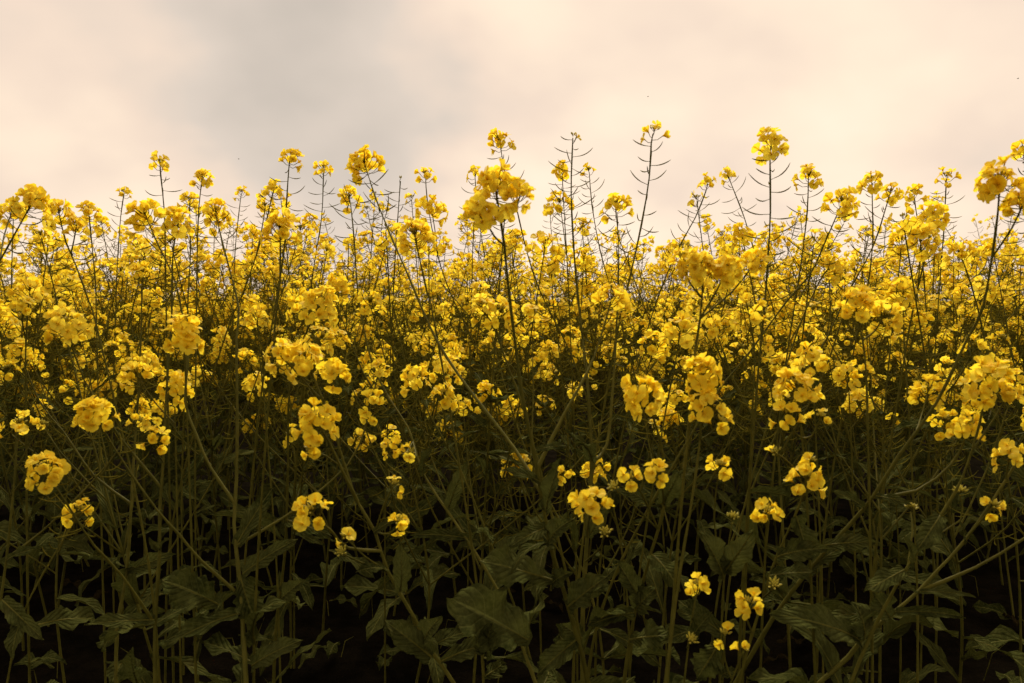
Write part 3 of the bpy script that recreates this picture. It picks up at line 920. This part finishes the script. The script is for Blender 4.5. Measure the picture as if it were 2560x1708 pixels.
def build_kind(i):
    rr = random.Random(900 + i)
    H = [1.06, 1.0, .96, 1.10, 1.02, .92, 1.12, .98, 1.04, .9, 1.08, 1.0][i]
    rac, lvs = plant_spec(rr, H, [7, 8, 7, 6, 8, 7, 6, 9, 7, 8, 5, 7][i], i in (3, 6, 8, 10))
    root = empty("rapeseed_plant", (0, 0, 0))
    for j, (p, r0, r1, n, size, pl) in enumerate(rac):
        mb = MB()
        tube(mb, p, np.linspace(r0, r1, len(p)), STEM, 5)
        o = mb.build("stem" if j == 0 else "branch", root)
        pm = MB()
        pods_along(pm, p, rr, pl, 3, 4, spacing=.0072, start=.02)
        if pm.v: pm.build("seed_pods", o)
        ax, q = head_matrix(p, rr)
        h = head_baked(rr, n, size, FL1).build("flower_head", root)
        h.location = p[-1] - ax * .02 * size
        h.rotation_mode = "QUATERNION"; h.rotation_quaternion = q
    for b, t, wd, broad in lvs:
        leaf_mb(b, t, wd, rr, face=(rr.uniform(-.4, .4), rr.uniform(-.4, .4), 1), droop=rr.uniform(.03, .15), broad=broad, nv=10, nu=5).build("leaf", root)
    return root


KIDS = {}


def kids(o):
    if o.name not in KIDS:
        KIDS[o.name] = list(o.children)
    return KIDS[o.name]


def copy_tree(o, parent=None):
    c = o.copy()
    col.objects.link(c)
    c.parent = parent
    for ch in kids(o):
        copy_tree(ch, c)
    return c


N_KIND = 12
kinds = [build_kind(i) for i in range(N_KIND)]
for k_ in kinds:
    for q_ in kids(k_): kids(q_)
N_FILL = 300 - N_HERO
DMAX = 3.9
spots = []
tries = 0
while len(spots) < N_FILL and tries < 60000:
    tries += 1
    d = math.sqrt(rng.uniform(1.55 ** 2, DMAX ** 2))
    x = rng.uniform(-1, 1) * (.66 * d + .12)
    m = (.30 if d < 2.1 else .19 if d < 2.6 else .15) if tries < 40000 else .11
    if all((x - a) ** 2 + (d - b) ** 2 > m * m for a, b in spots):
        spots.append((x, d))
spots.sort(key=lambda s: s[1])
marks = [(.04, "broad bloom at the left edge"), (.155, "sparse lopsided bloom"), (.285, "tall pod-ladder stem"), (.355, "round bloom on the leaning stem"), (.42, "conical bloom"), (.488, "large pale soft bloom"),
         (.56, "bare pod spike"), (.64, "four-flowered tip on curved pods"), (.70, "blurred bank of blooms"), (.752, "umbrella-shaped bloom"), (.82, "wide loose slanting bloom"), (.87, "full straight-stemmed bloom"), (.975, "large blurred right-edge bloom")]
ords = ["second", "third", "fourth", "fifth", "sixth", "seventh", "eighth", "ninth", "tenth"]
seen = {}
for i, (x, d) in enumerate(spots):
    k = i % N_KIND
    o = kinds[k] if i < N_KIND else copy_tree(kinds[k])
    s = rng.uniform(.93, 1.16) * (1.0 + .06 * min(max(d - 1.8, 0), 2.2))
    s = min(s, (.9 + rng.uniform(.06, .137) * d) / [1.06, 1.0, .96, 1.10, 1.02, .92, 1.12, .98, 1.04, .9, 1.08, 1.0][k])
    o.location = (x, d, 0)
    tx, ty = rng.uniform(-.18, .15), rng.uniform(-.27, .27)
    o.rotation_euler = (tx, ty, rng.uniform(0, 6.28))
    o.scale = (s * rng.choice([1, 1.08]), s, s)
    u = .5 + x / d * FPX / 2560
    mk = min(marks, key=lambda q: abs(q[0] - u))[1]
    rank = ords[min(8, int((d - 1.55) / .36))]
    habit = "sparse-tipped" if k in (3, 6, 8, 10) else "tall" if s * [1.06, 1.0, .96, 1.10, 1.02, .92, 1.12, .98, 1.04, .9, 1.08, 1.0][k] > 1.12 else "bushy" if k in (1, 4, 7, 9) else "slim"
    lab = f"{habit} rapeseed plant in the {rank} rank back, behind the {mk}"
    tag(o, lab, "plant", FILL)


# ------------------------------------------------------------------ the far crop that reads as one mass
def far_template(i, detail):
    rr = random.Random(300 + i)
    H = rr.uniform(.98, 1.14)
    rac, lvs = plant_spec(rr, H, 7 if detail else 5, i == 2)
    mb = MB()
    for p, r0, r1, n, size, pl in rac:
        q = p[::2] + [p[-1]] if len(p) % 2 == 0 else p[::2]
        tube(mb, q, np.linspace(r0, r1, len(q)), STEM, 3)
        if detail:
            pods_along(mb, p, rr, pl, 3, 3, spacing=.0105, start=.02)
        ax, qt = head_matrix(p, rr)
        fl, ped, bud = head_layout(rr, min(n, 13 if detail else 9), size, 0)
        hb = MB()
        for pp, fq, s, v in fl:
            hb.merge(FL0[v], Matrix.Translation(pp) @ fq.to_matrix().to_4x4() @ Matrix.Scale(s * (1.05 if detail else 1.3), 4))
        mb.merge(hb, Matrix.Translation(p[-1] - ax * .02 * size) @ qt.to_matrix().to_4x4())
    for b, t, wd, broad in lvs[:4]:
        mb.merge(leaf_mb(b, t, wd, rr, face=(0, 0, 1), nv=4, nu=3))
    return mb


def far_crop():
    big = MB()
    near = [far_template(i, True) for i in range(6)]
    far = [far_template(10 + i, False) for i in range(5)]
    A = {id(t): t.arrays() for t in near + far}

    def put(t, x, y):
        v, f, m, uv = A[id(t)]
        a = rng.uniform(0, 6.28); s = rng.uniform(.90, 1.20)
        ca, sa = math.cos(a) * s, math.sin(a) * s
        lx, ly = rng.uniform(-.12, .12), rng.uniform(-.12, .12)
        M = np.array([[ca, -sa, lx], [sa, ca, ly], [0, 0, s]])
        big.v.append(v @ M.T + np.array([x, y, 0])); big.f.append(f + big.n); big.m.append(m); big.uv.append(uv)
        big.n += len(v)

    def band(d0, d1, dens, T):
        n = int(dens * .72 * (d1 * d1 - d0 * d0))
        for _ in range(n):
            d = math.sqrt(rng.uniform(d0 * d0, d1 * d1))
            put(rng.choice(T), rng.uniform(-1, 1) * (.72 * d + .3), d)
    # the strips of field just outside the frame on both sides shade the plants in view
    for sgn in (-1, 1):
        for _ in range(34):
            d = rng.uniform(1.2, 4.6)
            put(rng.choice(near), sgn * (.66 * d + rng.uniform(.35, 1.0)), d)
    band(3.85, 8.0, 5, near)
    band(8.0, 14.0, 2.0, far)
    band(14.0, 34.0, 0.6, far)
    o = big.build("rapeseed_crop")
    o["kind"] = "stuff"
    o["label"] = "solid yellow mass of far rapeseed crop reaching to the horizon"
    o["category"] = "crop"


far_crop()


# ------------------------------------------------------------------ litter, weeds and insects
def litter():
    """dead leaves lying on the soil between the front stems: each a thing"""
    proto = []
    for i in range(6):
        rr = random.Random(60 + i)
        L = rr.uniform(.06, .11)
        proto.append(leaf_mb((0, 0, .004), (L, 0, .012), L * .42, rr, face=(0, .2, 1), droop=.12, mat=DRY if i % 3 == 0 else LEAF, broad=True, nv=10, nu=5).mesh("fallen_leaf"))
    for i in range(46):
        o = bpy.data.objects.new("fallen_leaf", proto[i % 6])
        col.objects.link(o)
        d = rng.uniform(1.75, 2.7)
        o.location = (rng.uniform(-.66, .66) * d, d, rng.uniform(.012, .03))
        o.rotation_euler = (rng.uniform(-.4, .4), rng.uniform(-.3, .3), rng.uniform(0, 6.28))
        tag(o, "withered fallen leaf on the dark soil among the stem feet", "leaf", "fallen leaves on the soil")


litter()


def grass():
    mb = MB()
    for i in range(60):
        d = rng.uniform(1.5, 2.8)
        x = rng.uniform(-.7, .7) * d
        h = rng.uniform(.05, .16)
        a = rng.uniform(0, 6.28)
        o = Vector((math.cos(a), math.sin(a), 0)) * h * rng.uniform(.2, .8)
        p = Vector((x, d, 0))
        tube(mb, [p, p + o * .35 + Vector((0, 0, h * .6)), p + o + Vector((0, 0, h * rng.uniform(.5, 1)))], [.0014, .0011, .0003], STEM, 3)
    g = mb.build("grass")
    g["kind"] = "stuff"
    g["label"] = "thin stray grass blades on the dark soil"
    g["category"] = "grass"


grass()


def insects():
    m, k = new_mat("insect_black")
    p = k.n("ShaderNodeBsdfPrincipled")
    n = k.noise(None, 300.0)
    k.l(k.mix(n, (0.01, 0.008, 0.006, 1), (0.03, 0.022, 0.015, 1)), p.inputs["Base Color"])
    p.inputs["Roughness"].default_value = 0.4
    finish(k, p.outputs[0])
    MATS.append(m)
    for (px, py, d, lab) in ((597, 398, 1.5, "tiny dark insect in flight over the left skyline"), (1620, 242, 1.6, "tiny dark insect in flight above the four-flowered tip"),
                             (2545, 197, 1.3, "tiny dark insect in flight by the right edge of the sky")):
        r = tag(empty("flying_insect", at(px, py, d)), lab, "insect", "insects in the air")
        b = MB(); tube(b, [(-.0016, 0, 0), (-.0008, 0, .0002), (.0006, 0, .0002), (.0016, 0, 0)], [.0001, .0006, .0005, .0002], 6, 6)
        b.build("body", r)
        for s in (-1, 1):
            wg = MB()
            wg.add([(0, 0, .0004), (.0003, s * .001, .0009), (-.0008, s * .0022, .0012), (-.0008, s * .0008, .0008)], [(0, 1, 2, 3)], 6)
            wg.build("wing", r)


insects()
